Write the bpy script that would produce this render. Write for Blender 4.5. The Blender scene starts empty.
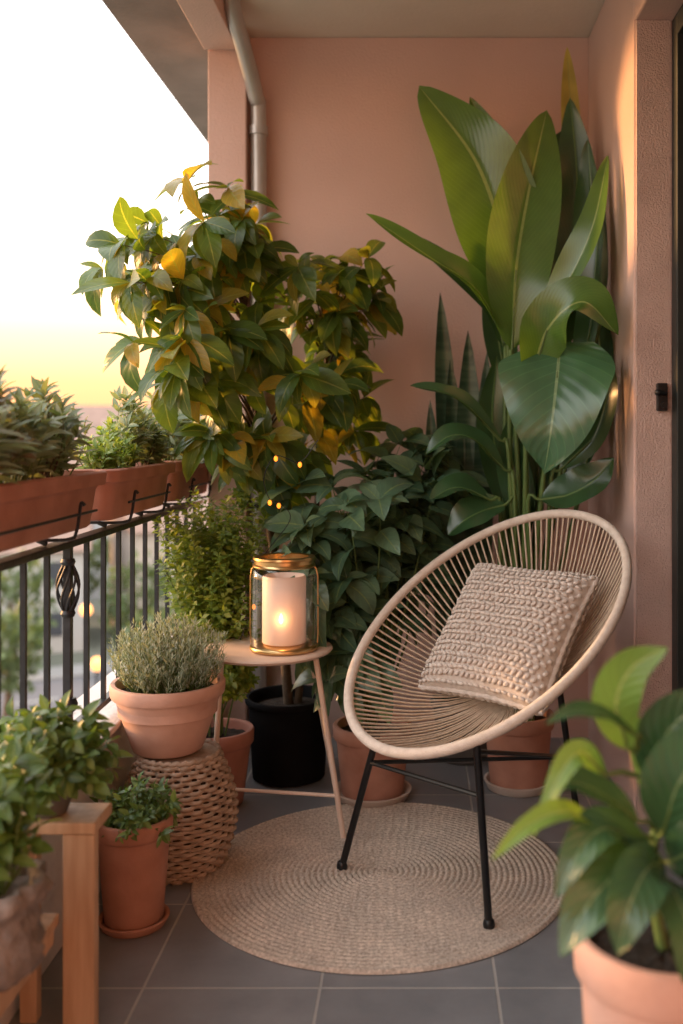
import bpy, math, random
from mathutils import Vector, Matrix, noise
random.seed(7)
V=Vector
sc=bpy.context.scene
col=sc.collection
R=math.radians
U=random.uniform
def P(px,py,Y): return V(((px-420)/1000*Y, Y, 1.2-(py-430)/1000*Y))
ORG={}
# ------------------------------------------------------------------ materials
def newmat(name):
    m=bpy.data.materials.new(name); m.use_nodes=True
    nt=m.node_tree; b=nt.nodes['Principled BSDF']
    return m,nt,b
def N(nt,t,**k):
    n=nt.nodes.new(t)
    for a,v in k.items(): setattr(n,a,v)
    return n
def ramp(nt,fac,stops):
    r=N(nt,'ShaderNodeValToRGB'); e=r.color_ramp.elements
    e[0].position,e[0].color=stops[0][0],(*stops[0][1],1)
    e[1].position,e[1].color=stops[-1][0],(*stops[-1][1],1)
    for p,c in stops[1:-1]:
        x=e.new(p); x.color=(*c,1)
    nt.links.new(fac,r.inputs[0]); return r.outputs[0]
def mat(name,c1,c2=None,rough=.6,scale=8,bump=.2,bscale=60,metal=0,coat=0,detail=6,bdist=.01,spec=.5):
    m,nt,b=newmat(name); L=nt.links.new
    tc=N(nt,'ShaderNodeTexCoord')
    n=N(nt,'ShaderNodeTexNoise'); n.inputs['Scale'].default_value=scale; n.inputs['Detail'].default_value=detail
    L(tc.outputs['Object'],n.inputs['Vector'])
    c2=c2 or tuple(x*.75 for x in c1)
    L(ramp(nt,n.outputs['Fac'],[(.3,c2),(.7,c1)]),b.inputs['Base Color'])
    b.inputs['Roughness'].default_value=rough; b.inputs['Metallic'].default_value=metal
    b.inputs['Specular IOR Level'].default_value=spec
    if coat: b.inputs['Coat Weight'].default_value=coat
    if bump:
        n2=N(nt,'ShaderNodeTexNoise'); n2.inputs['Scale'].default_value=bscale; n2.inputs['Detail'].default_value=8
        L(tc.outputs['Object'],n2.inputs['Vector'])
        bp=N(nt,'ShaderNodeBump'); bp.inputs['Strength'].default_value=bump; bp.inputs['Distance'].default_value=bdist
        L(n2.outputs['Fac'],bp.inputs['Height']); L(bp.outputs[0],b.inputs['Normal'])
    return m
def emit(name,c,s):
    m,nt,b=newmat(name)
    b.inputs['Base Color'].default_value=(*c,1); b.inputs['Emission Color'].default_value=(*c,1); b.inputs['Emission Strength'].default_value=s
    return m
def leafmat(name,ca,cb,cc=None,rough=.4,trans=.25,veins=0,rib=(.25,.33,.12),ribw=.03,tc_=None,vb=.12,nzf=.6,coat=0,mid=.6):
    m,nt,b=newmat(name); L=nt.links.new
    g=N(nt,'ShaderNodeNewGeometry')
    stops=[(0,ca),(mid,cb)]
    stops.append((1,cc or cb))
    base=ramp(nt,g.outputs['Random Per Island'],stops)
    tc=N(nt,'ShaderNodeTexCoord')
    nz=N(nt,'ShaderNodeTexNoise'); nz.inputs['Scale'].default_value=14; nz.inputs['Detail'].default_value=1
    L(tc.outputs['Object'],nz.inputs['Vector'])
    mx=N(nt,'ShaderNodeMix',data_type='RGBA',blend_type='MULTIPLY'); mx.inputs['Factor'].default_value=nzf
    L(base,mx.inputs['A']); L(ramp(nt,nz.outputs['Fac'],[(.3,(.6,.6,.6)),(.7,(1.25,1.25,1.15))]),mx.inputs['B'])
    sep=N(nt,'ShaderNodeSeparateXYZ'); L(tc.outputs['UV'],sep.inputs[0])
    s=N(nt,'ShaderNodeMath',operation='SUBTRACT'); L(sep.outputs['Y'],s.inputs[0]); s.inputs[1].default_value=.5
    a=N(nt,'ShaderNodeMath',operation='ABSOLUTE'); L(s.outputs[0],a.inputs[0])
    c=N(nt,'ShaderNodeMath',operation='LESS_THAN'); L(a.outputs[0],c.inputs[0]); c.inputs[1].default_value=ribw
    f=N(nt,'ShaderNodeMath',operation='MULTIPLY'); L(c.outputs[0],f.inputs[0]); f.inputs[1].default_value=.6
    mr=N(nt,'ShaderNodeMix',data_type='RGBA'); L(f.outputs[0],mr.inputs['Factor']); L(mx.outputs['Result'],mr.inputs['A']); mr.inputs['B'].default_value=(*rib,1)
    outc=mr.outputs['Result']
    if veins:
        k=N(nt,'ShaderNodeMath',operation='MULTIPLY_ADD'); L(a.outputs[0],k.inputs[0]); k.inputs[1].default_value=-.5; L(sep.outputs['X'],k.inputs[2])
        w=N(nt,'ShaderNodeMath',operation='MULTIPLY'); L(k.outputs[0],w.inputs[0]); w.inputs[1].default_value=veins
        si=N(nt,'ShaderNodeMath',operation='SINE'); L(w.outputs[0],si.inputs[0])
        bp=N(nt,'ShaderNodeBump'); bp.inputs['Strength'].default_value=vb; bp.inputs['Distance'].default_value=.002
        L(si.outputs[0],bp.inputs['Height']); L(bp.outputs[0],b.inputs['Normal'])
        mv=N(nt,'ShaderNodeMix',data_type='RGBA',blend_type='MULTIPLY')
        g2=N(nt,'ShaderNodeMath',operation='GREATER_THAN'); L(si.outputs[0],g2.inputs[0]); g2.inputs[1].default_value=.95
        g3=N(nt,'ShaderNodeMath',operation='MULTIPLY'); L(g2.outputs[0],g3.inputs[0]); g3.inputs[1].default_value=.3
        L(g3.outputs[0],mv.inputs['Factor']); L(outc,mv.inputs['A']); mv.inputs['B'].default_value=(1.7,1.7,1.5,1)
        outc=mv.outputs['Result']
    L(outc,b.inputs['Base Color'])
    b.inputs['Roughness'].default_value=rough
    if coat: b.inputs['Coat Weight'].default_value=coat; b.inputs['Coat Roughness'].default_value=.18
    tr=N(nt,'ShaderNodeBsdfTranslucent')
    tm=N(nt,'ShaderNodeMix',data_type='RGBA',blend_type='MULTIPLY'); tm.inputs['Factor'].default_value=1
    L(outc,tm.inputs['A']); tm.inputs['B'].default_value=(*(tc_ or (2.2,2.0,.7)),1); L(tm.outputs['Result'],tr.inputs['Color'])
    ms=N(nt,'ShaderNodeMixShader'); ms.inputs[0].default_value=trans
    L(b.outputs[0],ms.inputs[1]); L(tr.outputs[0],ms.inputs[2])
    L(ms.outputs[0],nt.nodes['Material Output'].inputs['Surface'])
    return m
M={}
M['wall']=mat('peach_stucco',(.75,.52,.455),(.62,.42,.36),rough=.9,scale=1.3,bump=.45,bscale=120,bdist=.005)
M['jamb']=mat('coarse_peach_stucco',(.74,.54,.475),(.60,.43,.375),rough=.9,scale=6,bump=1.0,bscale=180,bdist=.008)
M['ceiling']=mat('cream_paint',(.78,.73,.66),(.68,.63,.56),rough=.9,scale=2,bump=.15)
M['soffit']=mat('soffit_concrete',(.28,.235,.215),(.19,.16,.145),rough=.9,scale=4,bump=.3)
M['concrete']=mat('pale_concrete',(.62,.60,.58),(.50,.48,.47),rough=.85,scale=7,bump=.3)
M['pipe']=mat('pipe_paint',(.54,.52,.51),(.40,.38,.37),rough=.3,scale=5,bump=.05,metal=.3)
M['iron']=mat('black_iron',(.03,.034,.042),(.018,.019,.023),rough=.45,scale=30,bump=.15,metal=.3)
M['blackm']=mat('black_steel',(.014,.014,.015),(.009,.009,.010),rough=.35,bump=.05,metal=.2)
def terra(name,c1,c2):
    return mat(name,c1,c2,rough=.8,scale=9,bump=.25,bscale=90,bdist=.003)
M['terra']=terra('terracotta',(.52,.26,.185),(.36,.16,.105))
M['terrapale']=terra('weathered_terracotta',(.70,.43,.34),(.52,.29,.215))
M['terradark']=terra('box_terracotta',(.50,.23,.17),(.36,.15,.105))
M['saucer']=mat('cream_glaze',(.68,.57,.49),(.55,.44,.37),rough=.6)
M['blackpot']=mat('black_plastic',(.010,.010,.011),(.006,.006,.007),rough=.85,bump=.05,spec=.1)
M['greypot']=mat('grey_pot',(.14,.13,.12),(.08,.075,.07),rough=.7)
M['soil']=mat('soil',(.05,.032,.02),(.018,.012,.008),rough=1,scale=40,bump=1,bscale=60,bdist=.02)
M['burlap']=mat('burlap',(.30,.26,.235),(.17,.145,.13),rough=1,scale=30,bump=.8,bscale=150,bdist=.006)
M['bark']=mat('bark',(.13,.085,.05),(.06,.04,.025),rough=.9,scale=30,bump=.6,bscale=60)
M['greenstem']=mat('green_stem',(.14,.22,.06),(.08,.14,.035),rough=.5,bump=.05)
M['cord']=mat('beige_cord',(.72,.59,.46),(.56,.44,.33),rough=.75,scale=60,bump=.5,bscale=400,bdist=.002)
M['rimcord']=mat('rim_cord',(.78,.69,.60),(.66,.56,.48),rough=.7,scale=50,bump=.6,bscale=250,bdist=.003)
M['cushion']=mat('cushion_yarn',(.76,.69,.63),(.58,.51,.46),rough=1,scale=60,bump=.8,bscale=420,bdist=.003)
M['tabletop']=mat('tan_table',(.78,.61,.50),(.70,.53,.43),rough=.4,scale=5,bump=.03)
M['gold']=mat('brass',(.72,.50,.24),(.58,.38,.17),rough=.28,metal=1,bump=.03)
M['dark']=mat('dark_paint',(.018,.026,.024),(.01,.014,.013),rough=.5,bump=.05)
M['wicker']=mat('wicker',(.55,.42,.32),(.33,.235,.165),rough=.7,scale=35,bump=.5,bscale=160,bdist=.002)
M['stake']=mat('wicker_stake',(.46,.33,.24),(.32,.22,.15),rough=.75,scale=55,bump=.3)
M['wickershade']=mat('wicker_gap_shade',(.08,.05,.032),(.05,.03,.02),rough=.9,bump=.1)  # near-black colour stands in for shade between the strands
def wood():
    m,nt,b=newmat('pine_wood'); L=nt.links.new
    tc=N(nt,'ShaderNodeTexCoord'); mp=N(nt,'ShaderNodeMapping'); mp.inputs['Scale'].default_value=(40,40,4)
    L(tc.outputs['Object'],mp.inputs[0]); n=N(nt,'ShaderNodeTexNoise'); n.inputs['Scale'].default_value=1; n.inputs['Detail'].default_value=5; L(mp.outputs[0],n.inputs['Vector'])
    L(ramp(nt,n.outputs['Fac'],[(.3,(.42,.26,.15)),(.7,(.62,.43,.28))]),b.inputs['Base Color']); b.inputs['Roughness'].default_value=.55
    bp=N(nt,'ShaderNodeBump'); bp.inputs['Strength'].default_value=.2; bp.inputs['Distance'].default_value=.003; L(n.outputs['Fac'],bp.inputs['Height']); L(bp.outputs[0],b.inputs['Normal'])
    return m
M['wood']=wood()
def tiles():
    m,nt,b=newmat('grey_floor_tiles'); L=nt.links.new
    tc=N(nt,'ShaderNodeTexCoord'); mp=N(nt,'ShaderNodeMapping'); mp.inputs['Location'].default_value=(.215,-2.15,0)
    L(tc.outputs['Object'],mp.inputs[0])
    br=N(nt,'ShaderNodeTexBrick'); br.offset=0; br.squash=1
    br.inputs['Scale'].default_value=1; br.inputs['Brick Width'].default_value=.38; br.inputs['Row Height'].default_value=.38
    br.inputs['Mortar Size'].default_value=.0035; br.inputs['Mortar Smooth'].default_value=.3
    br.inputs['Color1'].default_value=(.215,.22,.235,1); br.inputs['Color2'].default_value=(.255,.26,.275,1); br.inputs['Mortar'].default_value=(.42,.40,.38,1)
    L(mp.outputs[0],br.inputs['Vector'])
    n=N(nt,'ShaderNodeTexNoise'); n.inputs['Scale'].default_value=7; n.inputs['Detail'].default_value=9; n.inputs['Roughness'].default_value=.65; L(tc.outputs['Object'],n.inputs['Vector'])
    mx=N(nt,'ShaderNodeMix',data_type='RGBA',blend_type='MULTIPLY'); mx.inputs['Factor'].default_value=.8
    L(br.outputs['Color'],mx.inputs['A']); L(ramp(nt,n.outputs['Fac'],[(.3,(.72,.72,.72)),(.7,(1.15,1.13,1.1))]),mx.inputs['B'])
    L(mx.outputs['Result'],b.inputs['Base Color'])
    L(ramp(nt,n.outputs['Fac'],[(.3,(.28,)*3),(.7,(.5,)*3)]),b.inputs['Roughness'])
    inv=N(nt,'ShaderNodeMath',operation='SUBTRACT'); inv.inputs[0].default_value=1; L(br.outputs['Fac'],inv.inputs[1])
    ad=N(nt,'ShaderNodeMath',operation='MULTIPLY_ADD'); L(n.outputs['Fac'],ad.inputs[0]); ad.inputs[1].default_value=.25; L(inv.outputs[0],ad.inputs[2])
    bp=N(nt,'ShaderNodeBump'); bp.inputs['Strength'].default_value=.5; bp.inputs['Distance'].default_value=.003; L(ad.outputs[0],bp.inputs['Height']); L(bp.outputs[0],b.inputs['Normal'])
    return m
M['tiles']=tiles()
def rugmat():
    m,nt,b=newmat('jute_braid'); L=nt.links.new
    tc=N(nt,'ShaderNodeTexCoord')
    n=N(nt,'ShaderNodeTexNoise'); n.inputs['Scale'].default_value=120; n.inputs['Detail'].default_value=4; L(tc.outputs['Object'],n.inputs['Vector'])
    n3=N(nt,'ShaderNodeTexNoise'); n3.inputs['Scale'].default_value=9; L(tc.outputs['Object'],n3.inputs['Vector'])
    c=ramp(nt,n.outputs['Fac'],[(.3,(.40,.32,.255)),(.68,(.74,.63,.53))])
    mx=N(nt,'ShaderNodeMix',data_type='RGBA',blend_type='MULTIPLY'); mx.inputs['Factor'].default_value=.7
    L(c,mx.inputs['A']); L(ramp(nt,n3.outputs['Fac'],[(.3,(.8,.8,.8)),(.7,(1.15,1.12,1.1))]),mx.inputs['B'])
    L(mx.outputs['Result'],b.inputs['Base Color']); b.inputs['Roughness'].default_value=1
    bp=N(nt,'ShaderNodeBump'); bp.inputs['Strength'].default_value=.7; bp.inputs['Distance'].default_value=.004; L(n.outputs['Fac'],bp.inputs['Height']); L(bp.outputs[0],b.inputs['Normal'])
    return m
M['rug']=rugmat()
def glassm(name,tint=(1,1,1),f=.12):
    m,nt,b=newmat(name); L=nt.links.new
    nt.nodes.remove(b)
    t=N(nt,'ShaderNodeBsdfTransparent'); t.inputs[0].default_value=(*tint,1)
    g=N(nt,'ShaderNodeBsdfGlossy'); g.inputs['Roughness'].default_value=.04
    fr=N(nt,'ShaderNodeLayerWeight'); fr.inputs[0].default_value=f
    ms=N(nt,'ShaderNodeMixShader'); L(fr.outputs['Facing'],ms.inputs[0]); L(t.outputs[0],ms.inputs[1]); L(g.outputs[0],ms.inputs[2])
    L(ms.outputs[0],nt.nodes['Material Output'].inputs['Surface'])
    return m
M['glass']=glassm('lantern_glass',(.97,.95,.92),.22)
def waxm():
    m,nt,b=newmat('candle_wax_painted_glow'); L=nt.links.new
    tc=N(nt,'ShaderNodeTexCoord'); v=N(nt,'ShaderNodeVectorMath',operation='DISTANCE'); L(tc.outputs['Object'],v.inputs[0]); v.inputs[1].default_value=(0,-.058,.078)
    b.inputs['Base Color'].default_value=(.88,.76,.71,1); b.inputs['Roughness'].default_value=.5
    c=ramp(nt,v.outputs['Value'],[(0,(1,.45,.10)),(.014,(.85,.33,.09)),(.038,(.30,.10,.045)),(.09,(.07,.03,.022))])  # emission gradient paints the flame's glow into the wax
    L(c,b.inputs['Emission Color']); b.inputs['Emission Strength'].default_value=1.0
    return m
M['wax']=waxm()
M['flame']=emit('flame_glow',(1,.72,.25),6)
M['bulb']=emit('bulb_glow',(1,.26,.02),2.4)
M['lampglow']=emit('street_lamp_glow',(1,.38,.10),2.6)
# ------------------------------------------------------------------ mesh builder
class MB:
    def __init__(s): s.v=[];s.f=[];s.uv=[]
    def grid(s,rows,closed=False):
        b=len(s.v); n=len(rows); m=len(rows[0])
        for i,r in enumerate(rows):
            for j,p in enumerate(r):
                s.v.append(p); s.uv.append((i/(n-1),j/(m-1)))
        for i in range(n-1):
            for j in range(m if closed else m-1):
                k=(j+1)%m
                s.f.append((b+i*m+j,b+i*m+k,b+(i+1)*m+k,b+(i+1)*m+j))
        return s
    def ngon(s,pts):
        b=len(s.v); s.v+=pts; s.uv+=[(0,0)]*len(pts); s.f.append(tuple(range(b,b+len(pts))))
    def box(s,x0,x1,y0,y1,z0,z1):
        b=len(s.v)
        s.v+=[V((x,y,z)) for z in (z0,z1) for y in (y0,y1) for x in (x0,x1)]; s.uv+=[(0,0)]*8
        for f in ((0,2,3,1),(4,5,7,6),(0,1,5,4),(2,6,7,3),(0,4,6,2),(1,3,7,5)): s.f.append(tuple(b+i for i in f))
        return s
    def tube(s,pts,r,n=8,caps=True,closed=False):
        pts=[V(p) for p in pts]; m=len(pts)
        rr=r if isinstance(r,(list,tuple)) else [r]*m
        rows=[]; prev=None
        for i,p in enumerate(pts):
            if closed: t=(pts[(i+1)%m]-pts[i-1])
            else: t=(pts[min(i+1,m-1)]-pts[max(i-1,0)])
            t=t.normalized() if t.length>1e-9 else V((0,0,1))
            if prev is None:
                a=V((0,0,1)) if abs(t.z)<.9 else V((1,0,0)); a=(a-t*a.dot(t)).normalized()
            else:
                a=prev-t*prev.dot(t); a=a.normalized() if a.length>1e-6 else V((1,0,0))
            prev=a; bb=t.cross(a)
            rows.append([p+(a*math.cos(2*math.pi*k/n)+bb*math.sin(2*math.pi*k/n))*rr[i] for k in range(n)])
        if closed: rows.append(rows[0][:])
        s.grid(rows,True)
        if caps and not closed:
            s.ngon(list(reversed(rows[0]))); s.ngon(rows[-1][:])
        return s
    def lathe(s,prof,c,n=48,f=None):
        c=V(c); rows=[]
        for r,z in prof:
            row=[]
            for k in range(n):
                a=2*math.pi*k/n; q=r if f is None else f(r,z,a)
                row.append(c+V((q*math.cos(a),q*math.sin(a),z)))
            rows.append(row)
        s.grid(rows,True); return s
    def sphere(s,c,r,n=10,sq=(1,1,1)):
        pr=[(max(r*math.sin(math.pi*i/n),r*.01),-r*math.cos(math.pi*i/n)) for i in range(n+1)]
        c=V(c); rows=[[c+V((q*math.cos(2*math.pi*k/n)*sq[0],q*math.sin(2*math.pi*k/n)*sq[1],z*sq[2])) for k in range(n)] for q,z in pr]
        s.grid(rows,True); return s
    def build(s,name,m,parent=None,org=None,smooth=True,es=True,bevel=0,ang=38):
        if parent is not None: o3=ORG[parent.name]
        else: o3=V(org) if org is not None else V((0,0,0))
        me=bpy.data.meshes.new(name)
        me.from_pydata([p-o3 for p in s.v],[],s.f)
        ul=me.uv_layers.new(name='UVMap')
        li=[0]*len(me.loops); me.loops.foreach_get('vertex_index',li)
        fl=[]
        for i in li: fl+=s.uv[i]
        ul.data.foreach_set('uv',fl)
        if smooth: me.polygons.foreach_set('use_smooth',[True]*len(me.polygons))
        me.materials.append(m if not isinstance(m,str) else M[m])
        me.update()
        o=bpy.data.objects.new(name,me); col.objects.link(o)
        if parent is not None: o.parent=parent
        else: o.location=o3
        ORG[o.name]=o3
        if bevel:
            md=o.modifiers.new('bevel','BEVEL'); md.width=bevel; md.segments=2; md.limit_method='ANGLE'
        if smooth and es:
            md=o.modifiers.new('split','EDGE_SPLIT'); md.split_angle=R(ang)
        return o
def tag(o,label=None,cat=None,group=None,kind=None):
    if label:o['label']=label
    if cat:o['category']=cat
    if group:o['group']=group
    if kind:o['kind']=kind
    return o
def thing(name,loc,label,cat,group=None):
    o=bpy.data.objects.new(name,None); col.objects.link(o); o.location=loc; o.empty_display_size=.05
    ORG[o.name]=V(loc); return tag(o,label,cat,group)
def struct(o): o['kind']='structure'; return o
def spline(pts,n):
    pts=[V(p) for p in pts]; q=[pts[0]*2-pts[1]]+pts+[pts[-1]*2-pts[-2]]; out=[]
    m=len(pts)-1
    for i in range(n+1):
        t=i/n*m; k=min(int(t),m-1); u=t-k; a,b,c,d=q[k:k+4]
        out.append(.5*((2*b)+(c-a)*u+(2*a-5*b+4*c-d)*u*u+(-a+3*b-3*c+d)*u**3))
    return out
def leaf(mb,base,d,n,L,W,droop=.5,fold=.25,NS=5,p=.8,q=1.0,Mx=1):
    d=d.normalized(); n=(n-d*n.dot(d))
    n=n.normalized() if n.length>1e-4 else d.orthogonal().normalized()
    s=d.cross(n); pos=V(base); rows=[]; st=L/NS; rot=Matrix.Rotation(-droop/NS,3,s)
    for i in range(NS+1):
        t=i/NS; w=W/2*max(math.sin(math.pi*min(t**p,1))**q if 0<t<1 else 0,.03)
        rows.append([pos+s*(w*j/Mx)+n*(fold*w*abs(j/Mx)) for j in range(-Mx,Mx+1)])
        pos=pos+d*st; d=rot@d; n=rot@n
    mb.grid(rows)
def bigleaf(mb,pts,W,nh,fold=.2,p=.85,q=.8,NS=26,Mx=5,wave=.02,prof=None,curl=0):
    pp=spline(pts,NS); rows=[]; ph=U(0,6)
    for i,pt in enumerate(pp):
        t=i/NS; tg=(pp[min(i+1,NS)]-pp[max(i-1,0)]).normalized()
        n=V(nh)-tg*V(nh).dot(tg); n.normalize(); s=tg.cross(n)
        w=W/2*max((prof(t) if prof else (math.sin(math.pi*t**p)**q if 0<t<1 else 0)),.012)
        row=[]
        for j in range(-Mx,Mx+1):
            v=j/Mx
            row.append(pt+s*w*v+n*(fold*w*(abs(v)**1.2)-curl*w*v*v+wave*W*abs(v)**2*math.sin(t*13+ph+(2 if v>0 else 0))))
        rows.append(row)
    mb.grid(rows)
def rdir(): 
    while True:
        v=V((U(-1,1),U(-1,1),U(-1,1)))
        if .05<v.length<1: return v.normalized()
def branchy(ml,ms,start,end,k,L,W,r0=.006,up=.15,grav=.25,t0=.45,spread=1.0,term=4,NS=5,p=.8,fold=.3,droop=.6,q=1.0,light=V((-.5,-.6,1.0)),sn=5,sv=.3):
    start=V(start); end=V(end)
    ctrl=(start+end)/2+V((U(-.04,.04),U(-.04,.04),up*(end-start).length))
    pts=[start.lerp(ctrl,t).lerp(ctrl.lerp(end,t),t) for t in [i/8 for i in range(9)]]
    ms.tube(pts,[r0*(1-.75*i/8) for i in range(9)],sn)
    ph=U(0,6.28)
    for i in range(k+term):
        if i<k: t=t0+(1-t0)*i/max(k,1)
        else: t=1
        x=t*8; a=min(int(x),7); pos=pts[a].lerp(pts[a+1],x-a); tt=(pts[a+1]-pts[a]).normalized()
        ph+=2.4; o=tt.orthogonal().normalized(); o2=tt.cross(o)
        rad=o*math.cos(ph)+o2*math.sin(ph)
        d=(tt*(.55 if i<k else .9)+rad*spread+V((0,0,-grav))+rdir()*.2)
        n=light+rdir()*.6+tt*.5
        l=L*U(1-sv,1+sv)
        leaf(ml,pos,d,n,l,W*U(.85,1.15)*l/L,droop*U(.4,1.6),fold,NS,p,q)
def inell(c,r):
    v=rdir()*U(.25,1)**.5
    return V((c[0]+v.x*r[0],c[1]+v.y*r[1],c[2]+v.z*r[2]))
# ------------------------------------------------------------------ pots
def pot_profile(rb,rt,h,rimh=.22):
    rr=rt*.925; hz=h*(1-rimh)
    return [(.001,0),(rb*.9,0),(rb,.006),(rb+(rr-rb)*.5,hz*.5),(rr,hz),(rt-.003,hz+.001),(rt,hz+.006),(rt+.002,h-.006),(rt-.002,h),(rt-.012,h),(rt-.017,h-.006),(rt-.02,h*.55)]
def add_pot(par,c,rb,rt,h,m,rimh=.22,soil=True,name='pot'):
    mb=MB(); mb.lathe(pot_profile(rb,rt,h,rimh),c,56); o=mb.build(name,m,par,ang=50)
    if soil:
        s=MB(); rows=[]
        for i in range(8):
            r=(rt-.019)*i/7+.0005
            rows.append([V(c)+V((r*math.cos(a*math.pi/12),r*math.sin(a*math.pi/12),h-.028+U(-.004,.006))) for a in range(24)])
        s.grid(rows,True); s.build('soil','soil',par)
    return o
def saucer(c,r,m,label,h=.025):
    mb=MB(); mb.lathe([(.001,0),(r*.85,0),(r*.9,.003),(r,h),(r-.005,h+.002),(r-.01,h),(r*.84,.010),(.001,.010)],(c[0],c[1],c[2]),48)
    return tag(mb.build('saucer',m,None,c,ang=50),label,'saucer')
# ------------------------------------------------------------------ SETTING
FL=MB().box(-1.0,.9,-1.5,3.9,-.2,0).build('floor','tiles',smooth=False); struct(FL)
struct(MB().box(-.82,.9,3.9,4.12,0,2.73).build('back_wall','wall',smooth=False))
struct(MB().box(-.82,.9,-1.7,-1.503,0,2.73).build('fill_blocking_wall','wall',smooth=False))  # unseen wall added behind the camera to cut front fill light
struct(MB().box(-1.0,-.83,-1.5,3.898,0,.39).box(-1.01,-.815,-1.5,3.897,.39,.41).build('parapet','concrete',smooth=False,bevel=.004))
struct(MB().box(.655,.9,3.063,3.899,.0,2.728).box(.655,.9,-1.5,3.06,2.45,2.728).box(.655,.9,-1.5,.9,0,2.447).build('right_wall','wall',smooth=False,bevel=.006))
struct(MB().box(.66,.764,3.045,3.061,0,2.448).build('door_jamb','jamb',smooth=False))
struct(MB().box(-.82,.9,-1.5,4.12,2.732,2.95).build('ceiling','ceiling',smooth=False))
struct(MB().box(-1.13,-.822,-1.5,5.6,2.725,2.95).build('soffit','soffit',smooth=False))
struct(MB().box(-.818,-.69,-1.5,3.79,2.64,2.729).build('ceiling_beam','wall',smooth=False,bevel=.004))
struct(MB().box(-.805,-.660,3.795,3.897,.0,2.73).build('corner_column','wall',smooth=False,bevel=.004))
# door
D=thing('balcony_door',(.78,3.0,0),'dark framed glass balcony door recessed in the pink wall at the right edge','door')
MB().box(.766,.825,2.98,3.043,0,2.445).box(.766,.825,.91,2.98,2.38,2.445).box(.766,.825,.91,.97,0,2.38).box(.766,.825,.97,2.98,0,.08).build('door_frame','dark',D,smooth=False,bevel=.003)
m,nt,b=newmat('dark_glass'); b.inputs['Base Color'].default_value=(.01,.012,.012,1); b.inputs['Roughness'].default_value=.12; M['dglass']=m
MB().box(.79,.80,.972,2.978,.082,2.378).build('door_glass','dglass',D,smooth=False)
lt=thing('door_latch',(.73,3.04,1.30),'small black metal latch fixed to the coarse pink door jamb','latch')
MB().box(.718,.750,3.026,3.044,1.258,1.342).build('latch_plate','blackm',lt,smooth=False,bevel=.003)
MB().tube([(.735,3.026,1.31),(.735,2.995,1.31),(.712,2.99,1.312)],.008,10).sphere((.712,2.99,1.312),.011).build('lever','blackm',lt)
MB().tube([(.735,3.026,1.275),(.735,3.005,1.275)],.009,10).build('keyhole_barrel','blackm',lt)
# drainpipe
dp=thing('drainpipe',(-.620,3.84,0),'grey painted drainpipe bending down from the ceiling against the back wall','drainpipe')
MB().tube(spline([(-.665,3.50,2.74),(-.662,3.56,2.68),(-.645,3.70,2.585),(-.626,3.81,2.47),(-.620,3.84,2.36),(-.620,3.84,1.5),(-.620,3.84,0)],60),.030,20).build('pipe','pipe',dp)
for z in (2.33,1.35): MB().lathe([(.0302,0),(.036,.002),(.036,.035),(.0302,.037)],(-.620,3.84,z),24).build('collar','pipe',dp)
for z in (1.9,.9): MB().lathe([(.0302,0),(.034,.002),(.034,.02),(.0302,.022)],(-.620,3.84,z),24).box(-.63,-.61,3.865,3.9,z,z+.02).build('bracket','blackm',dp)
# ------------------------------------------------------------------ railing
RX=-.86
rl=thing('balcony_railing',(RX,2.4,.41),'black iron balcony railing with a scrolled basket post on the low parapet','railing')
MB().box(RX-.02,RX+.02,-.6,3.88,.915,.932).build('top_rail','iron',rl,smooth=False,bevel=.003)
MB().box(RX-.012,RX+.012,-.6,3.88,.455,.470).build('bottom_rail','iron',rl,smooth=False,bevel=.002)
y0=2.443
proto=None
for i in range(-12,11):
    y=y0+i*.137
    if i==0 or y>3.85: continue
    if proto is None:
        mb=MB().box(RX-.006,RX+.006,y-.006,y+.006,.470,.915); proto=mb.build('baluster','iron',rl,smooth=False); py_=y
    else:
        c=proto.copy(); col.objects.link(c); c.location=(0,y-py_,0)
MB().box(RX-.010,RX+.010,y0-.010,y0+.010,.41,.915).build('post','iron',rl,smooth=False,bevel=.002)
mb=MB()
for k in range(8):
    a=k*math.pi/4
    pts=[]
    for i in range(17):
        t=i/16; rr=.010+.017*math.sin(math.pi*t); aa=a+t*1.6
        pts.append((RX+rr*math.cos(aa),y0+rr*math.sin(aa),.755+.12*t))
    mb.tube(pts,.003,6)
mb.lathe([(.001,-.010),(.015,-.008),(.018,0),(.015,.008),(.001,.010)],(RX,y0,.752),16); mb.lathe([(.001,-.010),(.015,-.008),(.018,0),(.015,.008),(.001,.010)],(RX,y0,.878),16)
mb.build('scroll_basket','iron',rl)
MB().lathe([(.001,-.018),(.018,-.016),(.024,0),(.018,.016),(.001,.018)],(RX,y0,.53),16).build('post_knob','iron',rl)
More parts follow.
